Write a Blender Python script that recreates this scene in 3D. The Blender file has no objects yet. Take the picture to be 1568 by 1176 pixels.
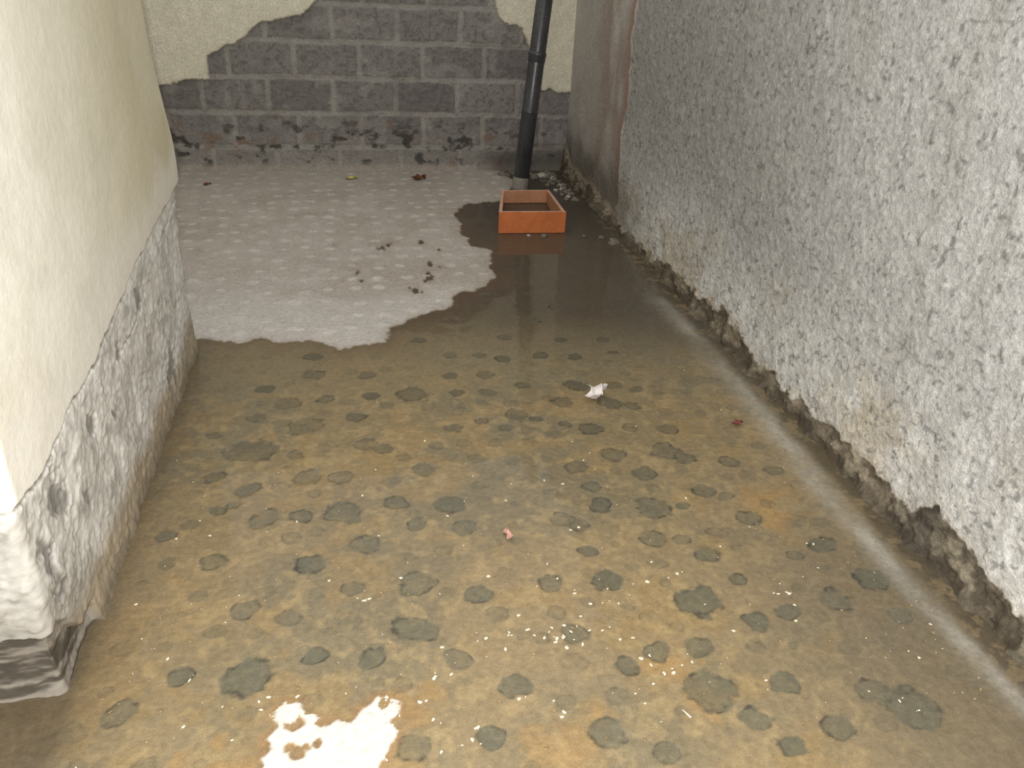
import bpy, bmesh, math, random
import numpy as np
from mathutils import Vector, Matrix
random.seed(7); RNG=np.random.default_rng(11)
scene=bpy.context.scene
COL=bpy.context.collection
H=1.35; XR=1.43; XL=-0.608; YB=5.65; XF=-2.0

# ---------------------------------------------------------------- numpy helpers
def lin(c):
    c=np.asarray(c,dtype=float)/255.0
    return np.where(c<=0.04045,c/12.92,((c+0.055)/1.055)**2.4)
def hsh(ix,iy,seed):
    n=(ix.astype(np.int64)*374761393+iy.astype(np.int64)*668265263+seed*144269504)&0xffffffff
    n=((n^(n>>13))*1274126177)&0xffffffff
    n=((n^(n>>15))*1103515245)&0xffffffff
    return ((n^(n>>16))&0xffffffff)/4294967295.0
def vn(x,y,seed=0):
    x0=np.floor(x);y0=np.floor(y);fx=x-x0;fy=y-y0
    fx=fx*fx*(3-2*fx);fy=fy*fy*(3-2*fy)
    a=hsh(x0,y0,seed);b=hsh(x0+1,y0,seed);c=hsh(x0,y0+1,seed);d=hsh(x0+1,y0+1,seed)
    return (a*(1-fx)+b*fx)*(1-fy)+(c*(1-fx)+d*fx)*fy
def fbm(x,y,seed=0,o=4):
    s=0;a=1;t=0
    for i in range(o):
        s=s+a*vn(x*(2**i)+i*17.3,y*(2**i)-i*9.1,seed+i*31);t+=a;a*=0.55
    return s/t
def ss(a,b,x):
    t=np.clip((x-a)/(b-a),0,1);return t*t*(3-2*t)
def mixc(c,col,m):
    return c*(1-m[...,None])+np.asarray(col)*m[...,None]
def inpoly(x,y,poly):
    r=np.zeros(x.shape,bool);n=len(poly)
    for i in range(n):
        x1,y1=poly[i];x2,y2=poly[(i+1)%n]
        if y1==y2: continue
        c=((y1>y)!=(y2>y))&(x<(x2-x1)*(y-y1)/(y2-y1)+x1)
        r^=c
    return r
def distpoly(x,y,poly):
    d=np.full(x.shape,1e9);n=len(poly)
    for i in range(n):
        ax,ay=poly[i];bx,by=poly[(i+1)%n];dx=bx-ax;dy=by-ay;L=dx*dx+dy*dy+1e-12
        t=np.clip(((x-ax)*dx+(y-ay)*dy)/L,0,1)
        d=np.minimum(d,np.hypot(x-ax-t*dx,y-ay-t*dy))
    return d
def sdf(x,y,poly):
    d=distpoly(x,y,poly);return np.where(inpoly(x,y,poly),-d,d)
def grid_mesh(name,P,C,mat,wet=None,flip=False):
    ny,nx,_=P.shape
    me=bpy.data.meshes.new(name)
    me.vertices.add(nx*ny);me.vertices.foreach_set('co',P.reshape(-1).astype(np.float32))
    idx=np.arange(nx*ny).reshape(ny,nx)
    q=np.stack([idx[:-1,:-1],idx[:-1,1:],idx[1:,1:],idx[1:,:-1]],-1).reshape(-1,4)
    if flip:q=q[:,::-1]
    nf=len(q)
    me.loops.add(nf*4);me.loops.foreach_set('vertex_index',q.reshape(-1).astype(np.int32))
    me.polygons.add(nf);me.polygons.foreach_set('loop_start',(np.arange(nf)*4).astype(np.int32))
    me.update(calc_edges=True)
    me.polygons.foreach_set('use_smooth',np.ones(nf,bool))
    ca=me.color_attributes.new('Col','FLOAT_COLOR','POINT')
    cc=np.ones((nx*ny,4),np.float32);cc[:,:3]=np.clip(C.reshape(-1,3),0,.93)
    ca.data.foreach_set('color',cc.reshape(-1))
    w=me.attributes.new('Wet','FLOAT','POINT')
    w.data.foreach_set('value',(np.zeros(nx*ny) if wet is None else wet.reshape(-1)).astype(np.float32))
    me.materials.append(mat)
    ob=bpy.data.objects.new(name,me);COL.objects.link(ob);return ob

# ---------------------------------------------------------------- materials
def surf_mat(name,layers,rough=0.9,bump=1.0,dist=0.004,coat=False,col=None,spec=0.3,warp=.03):
    m=bpy.data.materials.new(name);m.use_nodes=True;nt=m.node_tree;N=nt.nodes;L=nt.links
    b=N['Principled BSDF'];b.inputs['Roughness'].default_value=rough
    b.inputs['Specular IOR Level'].default_value=spec
    tc=N.new('ShaderNodeTexCoord')
    if col is None:
        at=N.new('ShaderNodeAttribute');at.attribute_name='Col';cur=at.outputs['Color']
    else:
        rg=N.new('ShaderNodeRGB');rg.outputs[0].default_value=(*col,1);cur=rg.outputs[0]
    hs=None
    wn=N.new('ShaderNodeTexNoise');wn.inputs['Scale'].default_value=30;wn.inputs['Detail'].default_value=3;L.new(tc.outputs['Object'],wn.inputs['Vector'])
    sub=N.new('ShaderNodeVectorMath');sub.operation='SUBTRACT';sub.inputs[1].default_value=(.5,.5,.5);L.new(wn.outputs['Color'],sub.inputs[0])
    sc=N.new('ShaderNodeVectorMath');sc.operation='SCALE';sc.inputs['Scale'].default_value=warp;L.new(sub.outputs[0],sc.inputs[0])
    wv=N.new('ShaderNodeVectorMath');wv.operation='ADD';L.new(tc.outputs['Object'],wv.inputs[0]);L.new(sc.outputs[0],wv.inputs[1])
    for (ty,scale,f0,f1,lo,hi,bw) in layers:
        if ty=='N':
            t=N.new('ShaderNodeTexNoise');t.inputs['Scale'].default_value=scale;t.inputs['Detail'].default_value=6;t.inputs['Roughness'].default_value=0.62
            L.new(tc.outputs['Object'],t.inputs['Vector']);o=t.outputs['Fac']
        else:
            t=N.new('ShaderNodeTexVoronoi');t.inputs['Scale'].default_value=scale
            L.new(wv.outputs[0],t.inputs['Vector']);o=t.outputs['Distance']
        mr=N.new('ShaderNodeMapRange');mr.inputs['From Min'].default_value=f0;mr.inputs['From Max'].default_value=f1
        L.new(o,mr.inputs['Value'])
        m2=N.new('ShaderNodeMapRange');m2.inputs['To Min'].default_value=lo;m2.inputs['To Max'].default_value=hi
        L.new(mr.outputs[0],m2.inputs['Value'])
        if lo!=hi:
            mx=N.new('ShaderNodeVectorMath');mx.operation='SCALE';L.new(cur,mx.inputs[0]);L.new(m2.outputs[0],mx.inputs['Scale']);cur=mx.outputs[0]
        if bw:
            ml=N.new('ShaderNodeMath');ml.operation='MULTIPLY';ml.inputs[1].default_value=bw;L.new(mr.outputs[0],ml.inputs[0])
            if hs is None: hs=ml.outputs[0]
            else:
                ad=N.new('ShaderNodeMath');ad.operation='ADD';L.new(hs,ad.inputs[0]);L.new(ml.outputs[0],ad.inputs[1]);hs=ad.outputs[0]
    L.new(cur,b.inputs['Base Color'])
    if hs is not None:
        bp=N.new('ShaderNodeBump');bp.inputs['Strength'].default_value=bump;bp.inputs['Distance'].default_value=dist
        L.new(hs,bp.inputs['Height']);L.new(bp.outputs[0],b.inputs['Normal'])
    if coat:
        w=N.new('ShaderNodeAttribute');w.attribute_name='Wet'
        L.new(w.outputs['Fac'],b.inputs['Coat Weight']);b.inputs['Coat Roughness'].default_value=0.03;b.inputs['Coat IOR'].default_value=1.33
        cn=N.new('ShaderNodeTexNoise');cn.inputs['Scale'].default_value=7;cn.inputs['Detail'].default_value=2;L.new(tc.outputs['Object'],cn.inputs['Vector'])
        cb=N.new('ShaderNodeBump');cb.inputs['Strength'].default_value=0.06;cb.inputs['Distance'].default_value=0.002
        L.new(cn.outputs['Fac'],cb.inputs['Height']);L.new(cb.outputs[0],b.inputs['Coat Normal'])
    return m
def simple_mat(name,rgb,rough=0.6,var=0.25,scale=40,bump=0.3,spec=0.4):
    return surf_mat(name,[('N',scale,0.3,0.7,1-var,1+var,1.0),('N',scale*5,0.3,0.7,1-var*.4,1+var*.4,.4)],rough=rough,bump=bump,dist=0.002,col=tuple(lin(rgb)),spec=spec)

M_floor=surf_mat('wet_concrete',[('N',9,.3,.7,.93,1.06,.6),('N',60,.3,.7,.84,1.14,.6),('N',300,.3,.7,.80,1.16,.25)],rough=.85,bump=.5,dist=.003,coat=True)
M_rough=surf_mat('roughcast_plaster',[('V',60,0.1,.8,1.05,.93,-.9),('N',62,.40,.58,.86,1.06,1.1),('V',130,.1,.8,1.06,.90,-.5),('N',200,.36,.64,.86,1.08,.4),('N',3,.3,.7,.95,1.04,0)],rough=.95,bump=.42,dist=.0045,spec=.12,warp=.06)
M_left=surf_mat('painted_plaster',[('N',5,.3,.7,.97,1.03,1.0),('N',40,.35,.65,.98,1.02,.15),('N',220,.3,.7,.96,1.03,.08)],rough=.75,bump=.4,dist=.004,spec=.25)
M_block=surf_mat('concrete_block',[('N',14,.3,.7,.92,1.1,.3),('N',110,.35,.65,.82,1.18,.8),('V',220,.1,.7,1.06,.92,-.4)],rough=.95,bump=.6,dist=.005,spec=.15)

# ---------------------------------------------------------------- floor
def series(a,b,f):
    r=[a]
    while r[-1]<b: r.append(r[-1]+f(r[-1]))
    r[-1]=b;return np.array(r)
xs=series(XF,XR+.04,lambda x:0.02 if x<-1.2 else 0.004)
ys=series(-0.4,YB+.03,lambda y:0.03 if y<.9 else 0.0026*max(y,1)**.95)
X,Y=np.meshgrid(xs,ys)
DRY=[(-2.0,2.98),(-.62,2.98),(-.5,2.97),(-.46,2.93),(-.39,2.99),(-.31,2.92),(-.21,2.94),(-.08,2.85),(.01,2.88),(.09,2.89),(.12,3.04),(.26,3.15),(.38,3.26),(.42,3.37),(.57,3.48),(.62,3.57),(.63,3.79),(.67,3.94),(.58,4.01),(.55,4.26),(.56,4.63),(.67,4.81),(.86,4.86),(1.04,5.3),(1.0,5.8),(-2.2,5.8)]
WHITE=[(-.21,1.07),(-.22,1.12),(-.19,1.16),(-.20,1.20),(-.16,1.20),(-.12,1.14),(-.09,1.15),(-.06,1.14),(-.01,1.19),(.03,1.17),(.03,1.11),(0,1.05),(0,.9),(-.21,.9)]
HOLES=[(12,402,17),(15,405,12),(13,398,9),(10,400,8),(17,409,9),(32,409,13),(31,357,30),(32,364,16),(24,342,17),(27,340,14),(34,376,16),(40,398,9),(1,356,7),(-12,408,6),(-1,367,12),(56,448,9),(38,372,7),(22,346,8)]
S="""27,317,33 36,309,32 55,335,26 71,335,26 82,319,28 71,306,27 55,291,31 21,291,30 32,276,29 43,275,27 51,271,34 66,273,32 77,286,26 94,285,26 95,273,25 79,271,32 -18,280,34 -17,265,41 -33,256,35 -25,245,47 -34,236,33 -46,227,24 -13,247,31 1,263,32 2,248,31 16,247,58 7,241,26 -3,234,34 30,260,28 31,247,27 43,259,33 42,246,32 55,250,28 62,240,27 66,237,40 74,248,46 87,247,32 82,235,45 94,243,28 89,232,29 49,230,39 37,227,25 55,227,23 27,224,29 44,222,25 64,222,25 71,219,38 84,218,27 96,216,38 91,203,49 95,199,40 74,203,40 80,192,42 61,197,39 63,187,30 63,178,40 51,173,35 77,175,47 86,175,22 73,162,41 80,161,24 94,181,37 108,195,32 120,189,31 100,178,26 102,167,36 55,170,31 54,159,27 56,148,41 85,154,33 89,144,26 76,138,56 87,130,36 107,151,24 117,154,41 96,132,34 109,134,44 123,140,46 122,127,31 -34,217,74 -19,230,60 -21,213,27 -17,201,41 -8,200,37 -33,197,36 -43,204,33 -40,188,28 -36,190,21 -27,183,45 -18,183,31 -7,183,56 0,217,40 5,214,32 16,201,38 7,186,36 22,183,46 24,173,35 12,176,31 -51,179,27 -49,168,25 -38,167,35 -15,163,45 -2,169,43 -5,153,28 10,153,44 -40,155,27 -29,149,33 -19,145,32 9,138,50 24,147,31 42,149,32 -40,131,27 -27,129,57 -50,123,33 -13,133,28 -1,131,34 17,128,34 61,124,35 70,124,35 68,112,57 53,121,31 28,119,35 44,132,32 85,112,33 102,107,39 109,102,60 75,104,34 91,100,37 21,107,30 6,107,32 44,105,39 54,99,30 79,97,33"""
SP=[tuple(float(v) for v in s.split(',')) for s in S.split()]
SP=[(a/100,b/100,c/1000) for a,b,c in SP]
def spotmask(lst,scale=1.0,soft=.16,seed=50):
    core=np.zeros(X.shape);ring=np.zeros(X.shape)
    for k,(sx,sy,r) in enumerate(lst):
        r=r*scale
        i0,i1=np.searchsorted(ys,[sy-1.8*r,sy+1.8*r]);j0,j1=np.searchsorted(xs,[sx-1.8*r,sx+1.8*r])
        if i1<=i0 or j1<=j0: continue
        x=X[i0:i1,j0:j1]-sx;y=Y[i0:i1,j0:j1]-sy
        sh=random.uniform(.78,1.0);an=random.uniform(-.6,.6)
        u=x*math.cos(an)+y*math.sin(an);v=(-x*math.sin(an)+y*math.cos(an))/sh
        d=np.hypot(u,v)/r+ .8*(fbm((x+sx)*38,(y+sy)*38,seed+k,3)-.5)
        st=random.uniform(.55,1.0)
        c=(1-ss(1-soft,1+soft*.6,d))*st;rg=np.exp(-((d-.9)/.10)**2)*np.clip(.2+2.8*(fbm((x+sx)*50,(y+sy)*50,k,2)-.40),0,1.3)*random.uniform(.6,1)
        core[i0:i1,j0:j1]=np.maximum(core[i0:i1,j0:j1],c);ring[i0:i1,j0:j1]=np.maximum(ring[i0:i1,j0:j1],rg)
    return core,ring
wx=X+.03*(fbm(X*14,Y*14,3)-.5)*2;wy=Y+.05*(fbm(X*14+9,Y*10,4)-.5)*2
sd=sdf(wx,wy,DRY)
hn=(fbm(X*45,Y*30,8,3)-.5)*2
for hx,hy,hr in HOLES:
    d=np.hypot((X-hx/100)*1.35,(Y-hy/100)*.6)+(.008+hr/1000)*.9*hn
    sd=np.maximum(sd,(hr/1000*.95-d)*1.0)
dry=1-ss(-.007,.007,sd)
n1=fbm(X*2.2,Y*2.2,20);n2=fbm(X*9,Y*9,21);n3=fbm(X*30,Y*30,22);n4=fbm(X*85,Y*85,23,3)
C=np.zeros(X.shape+(3,))+lin((142,124,92))
C=mixc(C,lin((130,115,84)),ss(1.5,2.3,Y)*.8)
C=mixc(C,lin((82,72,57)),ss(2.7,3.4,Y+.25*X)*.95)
C=mixc(C,lin((116,108,86)),ss(.42,.6,n1)*.6*ss(3.2,2.4,Y))
C=mixc(C,lin((150,125,82)),ss(.5,.68,n2)*.55*ss(2.9,2.2,Y))
C=mixc(C,lin((168,146,104)),ss(.5,.7,n3)*.45*ss(2.9,2.2,Y))
C=mixc(C,lin((98,91,76)),ss(.7,1.2,X)*ss(2.0,1.2,Y+.4*(n1-.5))*.65)  # greyer near-right corner, with flash falloff painted into the floor colour
for bx,by,br in [(1.09,1.72,.09),(.62,1.20,.06),(.66,1.10,.05),(.05,1.17,.06),(-.30,1.05,.08),(.35,1.02,.08)]:
    d=np.hypot(X-bx,Y-by)/br+(n3-.5)*2.4
    C=mixc(C,lin((168,132,78)),(1-ss(.4,1.3,d))*.45)
C=mixc(C,lin((98,76,52)),np.exp(-np.clip(sd,0,9)/.07)*(sd>0)*.8)
C=mixc(C,lin((86,74,56)),np.exp(-np.clip(X-XL,0,9)/.06)*.85*(Y<3))
core,ring=spotmask(SP,1.0)
farf=ss(1.6,2.6,Y)
C=mixc(C,lin((94,93,77)),core*.82*(1-farf));C=mixc(C,lin((80,76,61)),core*.8*farf)
C=mixc(C,lin((42,41,34)),np.clip(ring*.75,0,.9))
gsp=[]
for gy in np.arange(1.0,3.3,.105):
    for gx in np.arange(-.55,1.3,.105):
        px_=gx+random.uniform(-.035,.035);py_=gy+random.uniform(-.035,.035)
        if min(math.hypot(px_-a,py_-b)-c for a,b,c in SP)>.03: gsp.append((px_,py_,random.uniform(.014,.028)))
c2,r2=spotmask(gsp)
C=mixc(C,lin((94,90,72)),c2*.38);C=mixc(C,lin((54,50,41)),np.clip(r2*.38,0,1))
ch=np.exp(-((X-(1.325+.025*np.sin(Y*3)))/(.03+.03*ss(1.2,2.4,Y)))**2)*ss(3.5,2.9,Y)*np.clip(.4+1.6*(n2-.35),0,1.1)
C=mixc(C,lin((174,170,159)),np.clip(ch*.8,0,.75))
# dirt washed along the foot of the right wall
dirt=ss(1.33,1.375,X+.06*(n2-.5)+.03*(n3-.5))
C=mixc(C,lin((88,78,62)),dirt*.8);C=mixc(C,lin((150,132,100)),dirt*ss(.52,.66,n3)*.5)
C=mixc(C,lin((66,59,51)),ss(4.0,4.8,Y)*ss(.5,.8,X)*.8)
D=np.zeros(X.shape+(3,))+lin((186,178,168))
D=mixc(D,lin((172,163,151)),ss(.4,.62,n1)*.7);D=mixc(D,lin((198,192,183)),ss(.5,.7,n2)*.4)
D=mixc(D,lin((168,158,146)),ss(4.3,5.4,Y)*.4)
D=mixc(D,lin((208,203,196)),ss(3.7,3.1,Y+.4*(n1-.5))*.5)
dsp=[]
for gy in np.arange(2.9,5.6,.14):
    for gx in np.arange(-1.4,1.0,.115):
        dsp.append((gx+random.uniform(-.03,.03),gy+random.uniform(-.03,.03),random.uniform(.022,.032)))
dc,dr=spotmask(dsp,1.0,.35,90)
D=mixc(D,lin((222,218,211)),dc*.5*(.4+1.0*n1))
D=mixc(D,lin((146,134,116)),np.exp(-np.clip(-sd,0,9)/.02)*.45)
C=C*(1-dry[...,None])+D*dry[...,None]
sw=sdf(X+.02*(n3-.5)*2+.02*(n4-.5),Y+.03*(n3-.5)*2+.02*(n4-.5),WHITE)
for hx,hy,hr in [(-.155,1.09,.016),(-.17,1.105,.012),(-.14,1.10,.01),(-.12,1.105,.011),(-.165,1.16,.02)]:
    sw=np.maximum(sw,hr-np.hypot(X-hx,Y-hy)-.01*(n4-.5))
d=np.hypot(X+.175,(Y-1.185)*.8)+.03*(n4-.5);sw=np.minimum(sw,d-.02)
wm=1-ss(-.004,.004,sw)
C=mixc(C,lin((150,104,58)),np.exp(-np.clip(sw,0,9)/.012)*.5*(sw>0))
C=mixc(C,lin((222,216,203)),wm)
C=C*(.84+.30*n4)[...,None]
wet=(1-dry)*(1-wm)*(.75+.25*n2)*ss(1.40,1.37,X)*.95
Z=.004*(n1-.5)-.0015*core+.002*wm+.003*dc*dry+.0015*dry+.001*(n3-.5)*(dry+.2)
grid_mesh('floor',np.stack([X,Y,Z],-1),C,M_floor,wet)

# ---------------------------------------------------------------- right wall
EY=np.array([-.5,1.17,1.33,1.49,1.56,1.64,1.75,1.94,2.14,2.31,2.59,2.91,3.19,3.52,4.24,4.87,5.29,5.58,5.7])
EZ=np.array([8,8,10,12,6,6,9,8,7,5,7,10,8,6,4,7,8,13,13])/100.
ys=series(-.4,YB+.02,lambda y:0.03 if y<.9 else 0.0042*max(y,1)**.85)
zs=np.concatenate([series(-.01,.25,lambda z:.0035),series(.2535,1.45,lambda z:.006),[1.6,1.9,2.4]])
Yg,Zg=np.meshgrid(ys,zs)
ze=np.interp(Yg,EY,EZ)+.045*(fbm(Yg*13,Zg*8,61,4)-.5)*2+.025*(fbm(Yg*45,Zg*30,62,3)-.5)
up=ss(-.003,.006,Zg-ze)
nA=fbm(Yg*1.5,Zg*1.5,70);nB=fbm(Yg*7,Zg*7,71);nC=fbm(Yg*40,Zg*30,72,3);nD=fbm(Yg*90,Zg*70,73,2)
rub=fbm(Yg*18,Zg*22,75,4)
Yj=4.38+.05*(fbm(Zg*6,Yg*0,77)-.5)*2
far=ss(-.01,.02,Yg-Yj)
flake=np.clip(fbm(Yg*44,Zg*32,79,3)-.52,0,1)*4
low=ss(.30,.12,Zg)
offu=.012*(nA-.5)+(.004*(nC-.5)+.003*flake)*(1-far*.85)+.003*(nD-.5)*(1-far)+.014*np.exp(-(Zg-ze)/.10)*(nB)-.02*far+.016*low*(nB-.5)
offl=-.0+.03*np.exp(-np.clip(Zg,0,9)/.035)*(.5+.9*rub)+.026*(rub-.5)+.010*(nD-.5)
off=offu*up+offl*(1-up)
Xg=XR-off
Cw=np.zeros(Yg.shape+(3,))+lin((196,195,192))
Cw=mixc(Cw,lin((178,177,174)),ss(.42,.6,nA)*.6)
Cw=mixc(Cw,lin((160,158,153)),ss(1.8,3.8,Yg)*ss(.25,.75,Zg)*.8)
Cw=mixc(Cw,lin((228,226,220)),ss(.50,.1,Zg+.25*(nB-.5))*ss(5,3.6,Yg)*.85)
Cw=mixc(Cw,lin((212,203,176)),ss(.58,.75,nB)*ss(.5,.15,Zg)*.35)
Cw=mixc(Cw,lin((182,167,140)),ss(.50,.66,fbm(Yg*4,Zg*5,81))*ss(.5,.12,Zg)*.55)
Cw=mixc(Cw,lin((168,164,156)),ss(.5,.7,fbm(Yg*9,Zg*1.5,82))*.3)
Cw=Cw*(.84+.32*nC)[...,None]
sp_=ss(.70,.76,fbm(Yg*60,Zg*60,89,2));Cw=mixc(Cw,lin((110,108,106)),sp_*.6)
for (ya,za,yb_,zb,w) in [(2.9,.62,1.6,.42,.0025),(1.9,1.25,1.2,1.27,.002)]:
    t=np.clip((Yg-ya)/(yb_-ya),0,1);zl=za+(zb-za)*t+.02*(fbm(Yg*9,Yg*0,83)-.5)
    m=np.exp(-((Zg-zl)/w)**2)*(Yg<max(ya,yb_))*(Yg>min(ya,yb_))
    Cw=mixc(Cw,lin((120,110,98)),m*.5)
Fc=np.zeros(Yg.shape+(3,))+lin((190,184,175))
Fc=mixc(Fc,lin((160,144,132)),ss(.42,.62,fbm(Yg*3,Zg*1.6,85))*ss(5.2,4.8,Yg)*.85)
Fc=mixc(Fc,lin((198,194,187)),ss(5.0,5.3,Yg)*.6)
Fc=mixc(Fc,lin((140,132,122)),ss(.35,.1,Zg)*.6)
Fc=Fc*(.85+.3*nB)[...,None]
Cw=Cw*(1-far[...,None])+Fc*far[...,None]
st=np.exp(-((Yg-Yj+.0)/.03)**2)*ss(.12,.3,Zg)*ss(.35,.55,fbm(Zg*9,Yg*9,86)+.12)
Cw=mixc(Cw,lin((228,218,208)),st*.85)
st=np.exp(-((Yg-Yj-.08)/.04)**2)*ss(.2,.4,Zg);Cw=mixc(Cw,lin((160,126,110)),st*.6)
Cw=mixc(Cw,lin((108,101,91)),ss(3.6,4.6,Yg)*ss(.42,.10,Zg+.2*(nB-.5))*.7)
Rc=np.zeros(Yg.shape+(3,))+lin((136,125,107))
Rc=mixc(Rc,lin((80,73,62)),ss(.40,.60,fbm(Yg*16,Zg*24,88))*.75)
Rc=mixc(Rc,lin((184,173,150)),ss(.55,.7,rub)*.5)
Rc=mixc(Rc,lin((78,70,58)),ss(.04,.01,Zg)*.6)
Rc=mixc(Rc,lin((70,66,60)),np.exp(-((Yg-1.5)/.07)**2)*.7)
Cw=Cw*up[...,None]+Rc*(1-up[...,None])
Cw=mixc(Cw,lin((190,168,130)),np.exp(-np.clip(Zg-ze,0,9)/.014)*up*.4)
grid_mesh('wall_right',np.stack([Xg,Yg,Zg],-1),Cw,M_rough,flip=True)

# ---------------------------------------------------------------- back wall
xs_=series(XF,XR+.05,lambda x:.02 if x<-1.3 else .005)
zs=np.concatenate([series(-.01,1.2,lambda z:.005),[1.3,1.6,2.0,2.4]])
Xb,Zb=np.meshgrid(xs_,zs)
PLL=[(-.18,1.03),(-.28,.95),(-.52,.89),(-.64,.80),(-.85,.70),(-.86,.56),(-.98,.56),(-1.10,.53),(-1.51,.52),(-2.2,.5),(-2.2,2.6),(1.6,2.6),(1.6,.52),(1.40,.52),(1.26,.54),(1.21,.64),(1.18,.76),(1.11,.90),(.97,.95),(.91,1.07),(.80,1.16),(.5,1.2),(.1,1.17)]
wxb=Xb+.02*(fbm(Xb*16,Zb*16,101)-.5)*2;wzb=Zb+.02*(fbm(Xb*16+4,Zb*16,102)-.5)*2
sp=sdf(wxb,wzb,PLL);pl=1-ss(-.004,.004,sp)
pitch=.40;ch_=.215;z0=.153
wz=Zb+.008*(fbm(Xb*5,Zb*5,103)-.5)*2
k=np.floor((wz-z0)/ch_);zz=(wz-z0)-k*ch_
xo=np.where(k.astype(int)%2==0,0,.5)*pitch
jx=Xb+1.115-xo+(hsh(k,k*0,9)-.5)*.06+.008*(fbm(Xb*9,Zb*9,104)-.5)
kk=np.floor(jx/pitch);xx=jx-kk*pitch
mw=.012+.014*(fbm(Xb*25,Zb*25,105)-.3)
dm=np.minimum(np.minimum(xx,pitch-xx),np.minimum(zz,ch_-zz))
mort=1-ss(mw-.005,mw+.008,dm)
bv=hsh(kk,k,12)
b1=fbm(Xb*10,Zb*10,110);b2=fbm(Xb*45,Zb*45,111,3);b3=fbm(Xb*2.5,Zb*2.5,112)
Cb=np.zeros(Xb.shape+(3,))+lin((144,139,135))
Cb=Cb*(.76+.34*bv)[...,None]
Cb=mixc(Cb,lin((102,98,95)),ss(.5,.7,b2)*.6);Cb=mixc(Cb,lin((166,162,156)),ss(.55,.7,b1)*.45)
Cb=mixc(Cb,lin((164,159,150)),ss(.35,.0,Zb+.2*(b1-.5))*.5)
mm=mort*(.6+.4*ss(.3,.5,b1))
Cb=mixc(Cb,lin((168,164,156)),mm*.8)
Cb=mixc(Cb,lin((60,56,52)),ss(.58,.72,fbm(Xb*14,Zb*20,114))*ss(.42,.2,Zb)*.8)
Cb=mixc(Cb,lin((140,112,90)),ss(.64,.76,fbm(Xb*12+7,Zb*14,115))*ss(.5,.2,Zb)*.6)
Cb=mixc(Cb,lin((168,159,148)),ss(.06,.01,Zb+.05*(b1-.5))*.85)
Cb=mixc(Cb,lin((84,78,70)),ss(.8,1.0,Xb)*ss(.2,.08,Zb+.08*(b1-.5))*.7)
Cb=mixc(Cb,lin((234,228,206)),pl)
Cb=mixc(Cb,lin((180,172,150)),pl*np.exp(-np.clip(-sp,0,9)/.012)*.5)
Cb=Cb*(.9+.2*b2*(1-pl)+.1*pl)[...,None]
offb=(1-pl)*(-.006*mort+.008*(b2-.5)+.004*(bv-.5))+pl*.016+.035*np.exp(-np.clip(Zb,0,9)/.02)*(.2+1.2*b1)*(1-pl)
grid_mesh('wall_back',np.stack([Xb,YB-offb,Zb],-1),Cb,M_block,flip=False)

# ---------------------------------------------------------------- left wall (pier: near face, side, far return)
pts=[];nrm=[]
r=.022;Y0=1.29;Y1=2.93
for x in list(np.linspace(XF,-.8,12))+list(np.arange(-.79,XL-r,.005)): pts.append((x,Y0));nrm.append((0,-1))
for a in np.linspace(-90,0,8)[1:]:
    a=math.radians(a);pts.append((XL-r+r*math.cos(a),Y0+r+r*math.sin(a)));nrm.append((math.cos(a),math.sin(a)))
y=Y0+r
while y<Y1-r-.004:
    y+=.004*max(1,y*.7);pts.append((XL,min(y,Y1-r)));nrm.append((1,0))
for a in np.linspace(0,90,8)[1:]:
    a=math.radians(a);pts.append((XL-r+r*math.cos(a),Y1-r+r*math.sin(a)));nrm.append((math.cos(a),math.sin(a)))
for x in list(np.arange(XL-r-.01,-.8,-.01))+list(np.linspace(-.82,XF,12)): pts.append((x,Y1));nrm.append((0,1))
pts=np.array(pts);nrm=np.array(nrm)
sl=np.concatenate([[0],np.cumsum(np.hypot(*np.diff(pts,axis=0).T))])
zs=np.concatenate([series(-.01,.66,lambda z:.0035),series(.668,1.45,lambda z:.009),[1.6,1.9,2.4]])
Sg,Zg=np.meshgrid(sl,zs)
PX=np.broadcast_to(pts[:,0],Sg.shape);PY=np.broadcast_to(pts[:,1],Sg.shape);NX=np.broadcast_to(nrm[:,0],Sg.shape);NY=np.broadcast_to(nrm[:,1],Sg.shape)
l1=fbm(Sg*2,Zg*2,130);l2=fbm(Sg*8,Zg*8,131);l3=fbm(Sg*28,Zg*28,132);l4=fbm(Sg*80,Zg*80,133,3);l5=fbm(Sg*4,Zg*9,144)
cy=np.array([1.28,1.47,1.65,1.85,2.10,2.27,2.55,2.91,3.04]);cz=np.array([.45,.435,.465,.465,.505,.535,.565,.595,.62])
zc=np.interp(PY,cy,cz)+.012*(fbm(Sg*12,Sg*0+2,134)-.5)*2+.010*(fbm(Sg*50,Sg*0+3,154)-.5)
zc=np.where(PX<XL-.04,np.where(PY<2,.45,.60),zc)
upp=ss(-.002,.003,Zg-zc)
nearface=(PY<Y0+.01)
nearc=ss(1.62,1.42,PY)
def gz(c,w): return np.exp(-((Zg-c)/w)**2)
bul=.016*gz(.70,.24)
endm=ss(2.0,2.9,PY)
tn=fbm(Sg*11,Zg*11,147,3)*5;ter=(np.floor(tn)+ss(.72,1.0,tn-np.floor(tn)))/5
off=upp*(.001+.006*(l1-.5)+bul*endm)+(1-upp)*(.014*(ter-.5)+.006*(l2-.5)+.005*(l3-.5)+.004*(l4-.5)+.018*np.exp(-np.clip(Zg,0,9)/.05)*(.3+l2))
crack=np.exp(-((Zg-zc)/.0035)**2)*ss(.26,.44,fbm(Sg*6,Sg*0+5,136)+.12)*np.where(PX<XL-.004,np.where(PY<2,.2,1),1)
off=off-.008*crack
bare=(1-ss(-.004,.004,Zg-(.055+.03*(fbm(Sg*12,Sg*0,137)-.5)*2+.10*ss(1.45,1.33,PY))))*(PY<1.5)
off=off-.018*bare
dY=(.06*gz(.66,.2)-.03*ss(.9,1.3,Zg))*endm
VX=PX+NX*off;VY=PY+NY*off+dY
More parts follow.
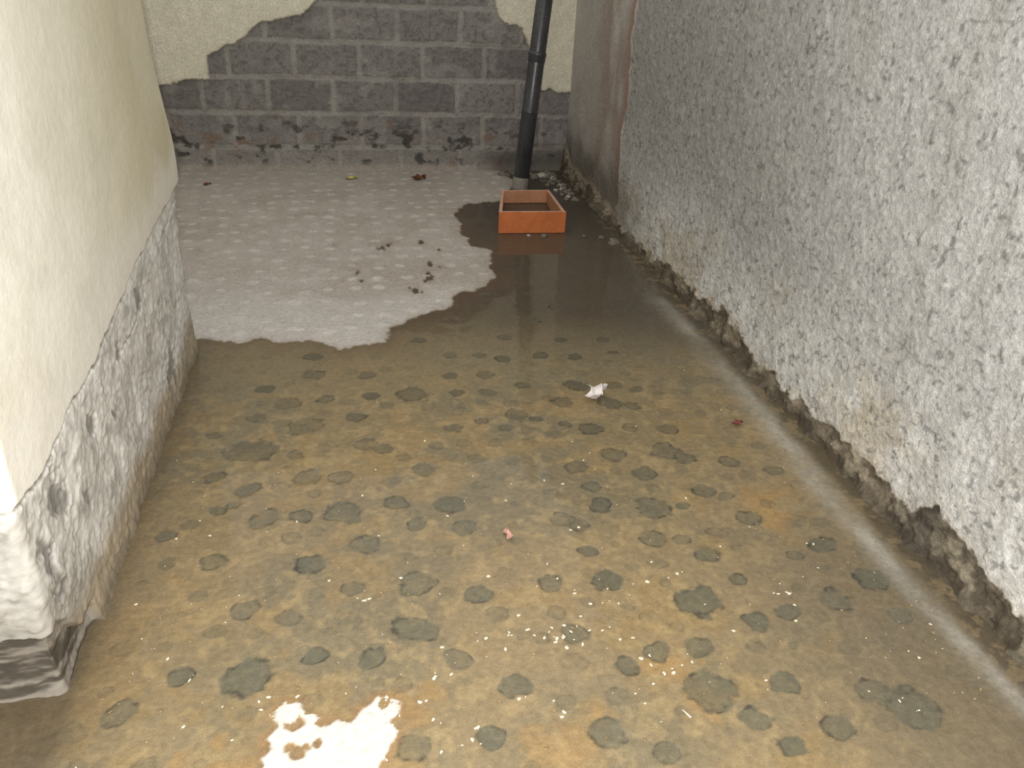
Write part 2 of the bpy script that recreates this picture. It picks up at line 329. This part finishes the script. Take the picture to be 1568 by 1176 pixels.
Cl=np.zeros(Sg.shape+(3,))+lin((240,236,222))  # whiter base shows at the near end, painting in the flash overexposure
Cl=mixc(Cl,lin((222,214,190)),ss(.42,.62,l1)*.4);Cl=mixc(Cl,lin((204,195,164)),ss(1.6,2.8,PY)*.8)
Cl=mixc(Cl,lin((190,180,148)),ss(2.1,2.9,PY)*ss(.42,.6,l1+.1)*.5)
Cl=mixc(Cl,lin((204,198,180)),ss(.55,.7,l2)*.2)
Cl=mixc(Cl,lin((236,232,222)),ss(.14,.0,Zg-zc-.1*l2)*.6)
tf=tn-np.floor(tn)
B=np.zeros(Sg.shape+(3,))+lin((212,209,201))
B=mixc(B,lin((176,172,163)),ss(.48,.64,l2)*.65);B=mixc(B,lin((146,142,134)),ss(.56,.70,l3)*.5);B=mixc(B,lin((230,228,222)),ss(.50,.66,l5)*.45)
B=mixc(B,lin((148,142,132)),ss(.7,.85,tf)*ss(1.0,.9,tf)*.3)
B=mixc(B,lin((146,140,128)),nearc*ss(.34,.18,Zg+.2*(l2-.5))*.65)
B=B*(.86+.28*l4)[...,None]
hgt=.09+.05*(fbm(Sg*5,Sg*0+8,139)-.5)*2
B=mixc(B,lin((152,135,108)),ss(.06,-.03,Zg-hgt-.03*(l3-.5))*.85)
B=mixc(B,lin((108,98,80)),ss(.05,.0,Zg-.03*(l3-.5))*.75)
for (yy,zz_,rr) in [(1.47,.37,.045),(1.50,.33,.035),(2.02,.42,.025),(2.28,.44,.025),(2.52,.12,.06),(1.62,.25,.025),(2.75,.25,.02),(1.9,.3,.02),(1.36,.28,.035),(1.75,.36,.03),(1.40,.20,.04)]:
    d=np.hypot(PY-yy,(Zg-zz_)*.7)/rr+(l3-.5)*2.6+nearface*9
    mk=1-ss(.5,.95,d);B=mixc(B,lin((124,120,114)),mk*.8);VX=VX-.005*mk*(1-upp)
zc2=zc-.05-.06*ss(1.6,2.2,PY)*(1-ss(2.4,2.9,PY))+.02*(fbm(Sg*10,Sg*0+9,145)-.5)
ck2=np.exp(-((Zg-zc2)/.003)**2)*ss(.5,.62,fbm(Sg*5,Sg*0+15,146)+.07)*(~nearface)
B=mixc(B,lin((110,98,80)),ck2*.7);VX=VX-.005*ck2
Bs=np.zeros(Sg.shape+(3,))+lin((140,132,120));Bs=mixc(Bs,lin((80,74,64)),ss(.4,.6,fbm(Sg*10,Zg*60,141)))
B=B*(1-bare[...,None])+Bs*bare[...,None]
Cl=Cl*upp[...,None]+B*(1-upp[...,None])
Cl=mixc(Cl,lin((78,64,46)),crack*.92)
Cl=Cl*(.96+.08*l4)[...,None]
grid_mesh('wall_left',np.stack([VX,VY,Zg],-1),Cl,M_left)

yy=np.linspace(2.9,YB+.02,60);zz=np.linspace(-.01,2.4,50);A,Bz=np.meshgrid(yy,zz)
nn=fbm(A*3,Bz*3,150)
grid_mesh('wall_left_recess',np.stack([XF+.01*(nn-.5),A,Bz],-1),np.zeros(A.shape+(3,))+lin((200,194,170))*(.85+.3*nn)[...,None],M_left)

# ---------------------------------------------------------------- generic object helpers
def finish(bm,name,mat,smooth=True,parent=None):
    me=bpy.data.meshes.new(name);bm.to_mesh(me);bm.free()
    for p in me.polygons:p.use_smooth=smooth
    me.materials.append(mat);ob=bpy.data.objects.new(name,me);COL.objects.link(ob)
    if parent:ob.parent=parent
    return ob
from mathutils import noise
def lump(bm,c,r,sq=(1,1,.7),rough=.25,sub=2,mi=0):
    ret=bmesh.ops.create_icosphere(bm,subdivisions=sub,radius=1)
    o=Vector((random.uniform(0,50),random.uniform(0,50),0));rot=Matrix.Rotation(random.uniform(0,6.28),3,'Z')
    for v in ret['verts']:
        n=noise.noise(v.co*1.6+o)*rough*2
        q=v.co*(1+n);q=Vector((q.x*sq[0],q.y*sq[1],q.z*sq[2]))*r;v.co=rot@q+Vector(c)
    for v in ret['verts']:
        for f in v.link_faces:f.material_index=mi

# ---------------------------------------------------------------- drain pipe
pipe=bpy.data.objects.new('drain_pipe',None);COL.objects.link(pipe)
M_pipe=surf_mat('black_pvc',[('N',6,.3,.7,.8,1.4,.2),('N',90,.5,.75,.95,2.2,.1)],rough=.33,bump=.1,dist=.001,col=tuple(lin((56,56,58))),spec=.6)
def revolve(prof,name,mat,mtx,seg=48):
    bm=bmesh.new();rings=[]
    for r_,z_ in prof:
        rings.append([bm.verts.new((r_*math.cos(2*math.pi*i/seg),r_*math.sin(2*math.pi*i/seg),z_)) for i in range(seg)])
    for a,b in zip(rings[:-1],rings[1:]):
        for i in range(seg): bm.faces.new((a[i],a[(i+1)%seg],b[(i+1)%seg],b[i]))
    bm.faces.new(rings[0][::-1]);bm.faces.new(rings[-1])
    ob=finish(bm,name,mat,True,pipe);ob.matrix_local=mtx
    return ob
base=Vector((1.030,5.12,0.0));top=Vector((1.142,5.20,1.10));ax=(top-base).normalized()
q=Vector((0,0,1)).rotation_difference(ax).to_matrix().to_4x4()
pipe.location=base
R0=.049
revolve([(R0-.004,.004),(R0,.008),(R0,.47),(R0+.0015,.473),(R0+.0015,.482),(R0,.485),(R0,.70),(R0,2.35)],'pipe_body',M_pipe,q)
revolve([(R0,.765),(R0+.003,.768),(R0+.0035,.80),(R0+.006,.803),(R0+.006,.818),(R0+.003,.821),(R0,.824)],'pipe_socket',M_pipe,q)
M_cem=simple_mat('cement_smear',(140,134,124),.9,.3,60,.8)
revolve([(R0+.004,.0),(R0+.003,.015),(R0+.002,.05),(R0+.0012,.075),(R0,.08)],'cement_collar',M_cem,q)

# ---------------------------------------------------------------- orange open frame box (front board taller, sides taper to the low back)
def prism(bm,p,z0,hs):
    if not hasattr(hs,'__len__'): hs=[hs]*len(p)
    a=[bm.verts.new((x,y,z0)) for x,y in p];b=[bm.verts.new((x,y,h)) for (x,y),h in zip(p,hs)];n=len(p)
    bm.faces.new(a[::-1]);bm.faces.new(b)
    for i in range(n): bm.faces.new((a[i],a[(i+1)%n],b[(i+1)%n],b[i]))
box=bpy.data.objects.new('orange_frame_box',None);COL.objects.link(box)
M_or=surf_mat('orange_painted_wood',[('N',12,.3,.7,.82,1.12,.3),('N',120,.3,.7,.86,1.1,.3)],rough=.6,bump=.3,dist=.001,col=tuple(lin((198,114,64))),spec=.3)
M_or2=surf_mat('orange_worn_wood',[('N',12,.3,.7,.85,1.12,.3),('N',120,.3,.7,.85,1.12,.3)],rough=.7,bump=.3,dist=.001,col=tuple(lin((190,138,104))),spec=.2)
M_or3=surf_mat('pale_board_edge',[('N',12,.3,.7,.85,1.12,.3)],rough=.7,bump=.3,dist=.001,col=tuple(lin((212,170,146))),spec=.2)
fl_,fr_,bl_,br_=(.746,4.225),(1.111,4.218),(.857,4.83),(1.155,4.83);th=.018
hf,hb=.116,.076
parts={'front_board':([fl_,fr_,(fr_[0],fr_[1]+th),(fl_[0],fl_[1]+th)],hf+.002,M_or),
'back_board':([(bl_[0],bl_[1]-th),(br_[0],br_[1]-th),br_,bl_],hb,M_or2),
'left_board':([(fl_[0]+.002,fl_[1]+th),(fl_[0]+th+.002,fl_[1]+th),(bl_[0]+th,bl_[1]-th),(bl_[0],bl_[1]-th)],[hf,hf,hb,hb],M_or2),
'right_board':([(fr_[0]-th-.001,fr_[1]+th),(fr_[0]-.001,fr_[1]+th),(br_[0],br_[1]-th),(br_[0]-th,br_[1]-th)],[hf,hf,hb,hb],M_or2)}
for nme,(p,hh,mt) in parts.items():
    bm=bmesh.new();prism(bm,p,.001,hh);bmesh.ops.bevel(bm,geom=bm.edges[:],offset=.002,segments=2,affect='EDGES')
    bm.normal_update()
    ob=finish(bm,nme,mt,False,box)
    ob.data.materials.append(M_or3);ob.data.materials.append(M_or2)
    for p_ in ob.data.polygons:
        if p_.normal.z>.6:p_.material_index=1
        elif nme=='front_board' and p_.normal.y>.7:p_.material_index=2

# ---------------------------------------------------------------- rubble & crumbs
M_st=simple_mat('rubble_stone',(120,112,100),.95,.35,30,1.0)
M_stp=simple_mat('plaster_chunk',(180,174,162),.95,.25,30,.8)
bm=bmesh.new()
for i in range(40):
    y=random.uniform(4.85,5.5);x=1.345-abs(random.gauss(0,.05));lump(bm,(x,y,.004),random.uniform(.008,.024),rough=.4,mi=int(random.random()<.12))
for i in range(26):
    x=random.uniform(.98,1.32);y=5.54-abs(random.gauss(0,.05));lump(bm,(x,y,.006),random.uniform(.012,.03),rough=.4,mi=int(random.random()<.15))
for x,y,r_ in [(1.33,4.03,.03),(1.29,4.12,.018),(.98,4.16,.016),(.9,4.17,.010),(1.2,4.15,.010),(1.24,5.45,.04),(1.31,5.48,.035),(1.19,5.4,.026)]:
    lump(bm,(x,y,.004),r_,sq=(1.2,.9,.6),rough=.4,mi=int(random.random()<.4))
ob=finish(bm,'rubble_stones',M_st);ob.data.materials.append(M_stp)
M_cr=simple_mat('plaster_crumb',(220,210,186),.9,.12,60,.4)
M_cr2=simple_mat('brown_grit',(150,128,92),.9,.2,60,.4)
bm=bmesh.new()
for i in range(520):
    y=1.0+abs(random.gauss(0,.55));x=random.uniform(-.55,1.32)
    if y>2.9: continue
    lump(bm,(x,y,.001),random.choice([.001,.001,.0013,.0016,.002,.0027,.004]),rough=.45,sub=1,sq=(1.3,.8,.6),mi=int(random.random()<.5))
for cx,cy_,n,s in [(.40,1.32,14,.045),(.62,1.2,10,.05),(.11,1.24,4,.02),(.95,1.39,5,.03),(-.02,1.49,4,.015),(.05,1.17,10,.05),(.3,1.3,10,.08),(-.3,1.25,5,.1),(.5,1.45,10,.12),(.2,1.12,10,.1)]:
    for i in range(n): lump(bm,(cx+random.gauss(0,s),cy_+random.gauss(0,s*.4),.001),random.uniform(.002,.0055),rough=.45,sub=1,sq=(1.3,.8,.6))
ob=finish(bm,'plaster_crumbs',M_cr);ob.data.materials.append(M_cr2)

def sheet(name,c,l,w,mat,rot,curl=.4,n=10):
    bm=bmesh.new();V=[]
    for i in range(n+1):
        row=[]
        for j in range(n//2+1):
            u=i/n-.5;v=j/(n//2)-.5;wd=w*(1-2.4*u*u)*(1+.25*math.sin(u*13))
            z=.003+curl*w*(abs(v)*.8+.3*math.sin(u*9+v*4)+.25)
            row.append(bm.verts.new((u*l,v*wd+.25*w*math.sin(u*7),max(z,.002))))
        V.append(row)
    for i in range(n):
        for j in range(n//2): bm.faces.new((V[i][j],V[i+1][j],V[i+1][j+1],V[i][j+1]))
    ob=finish(bm,name,mat);ob.location=(c[0],c[1],0);ob.rotation_euler=(0,0,rot)
    s=ob.modifiers.new('thick','SOLIDIFY');s.thickness=.0008;return ob
M_pa=simple_mat('white_paper',(228,220,216),.8,.06,60,.2);M_pk=simple_mat('pink_petal',(206,160,146),.8,.15,60,.2)
M_rd=simple_mat('red_leaf',(120,66,58),.8,.2,60,.2);M_bl=simple_mat('dead_leaf_brown',(110,68,40),.8,.3,50,.4);M_yl=simple_mat('yellow_leaf',(200,190,110),.8,.1,50,.3)
sheet('paper_scrap',(.78,2.39),.105,.055,M_pa,.75,.7)
sheet('pink_petal',(.35,1.68),.045,.018,M_pk,1.5,.5)
sheet('red_leaf',(1.20,2.16),.04,.022,M_rd,.2,.5)
sheet('dead_leaf',(.41,5.38),.09,.06,M_bl,.3,.6)
sheet('yellow_leaf',(-.02,5.40),.08,.045,M_yl,0,.4)
sheet('dead_leaf.001',(-.89,5.27),.05,.03,M_rd,.4,.4)
bm=bmesh.new();prism(bm,[(-.012,-.0015),(.012,-.0025),(.012,.0015),(-.012,.0022)],.0005,.0022);ob=finish(bm,'wood_splinter',M_cr);ob.location=(.61,1.07,0);ob.rotation_euler=(0,0,-1.1)

# ---------------------------------------------------------------- camera, light, world
rot=Matrix(((0.98323,0.04612,-0.17640),(-0.17740,0.46551,-0.86708),(0.04212,0.88384,0.46589)))
cd=bpy.data.cameras.new('camera');cam=bpy.data.objects.new('camera',cd);COL.objects.link(cam)
cd.sensor_width=36;cd.lens=28.95;cd.clip_start=.02
cam.matrix_world=Matrix.Translation((0,0,H))@rot.to_4x4();scene.camera=cam
ld=bpy.data.lights.new('camera_flash','POINT');ld.energy=185;ld.shadow_soft_size=.02;ld.color=(1,.985,.96)
lo=bpy.data.objects.new('camera_flash',ld);lo.location=(-.02,0,H+.06);COL.objects.link(lo)
w=bpy.data.worlds.new('world');scene.world=w;w.use_nodes=True
bg=w.node_tree.nodes['Background'];bg.inputs[0].default_value=(1,.985,.96,1);bg.inputs[1].default_value=.86
scene.view_settings.view_transform='Standard'
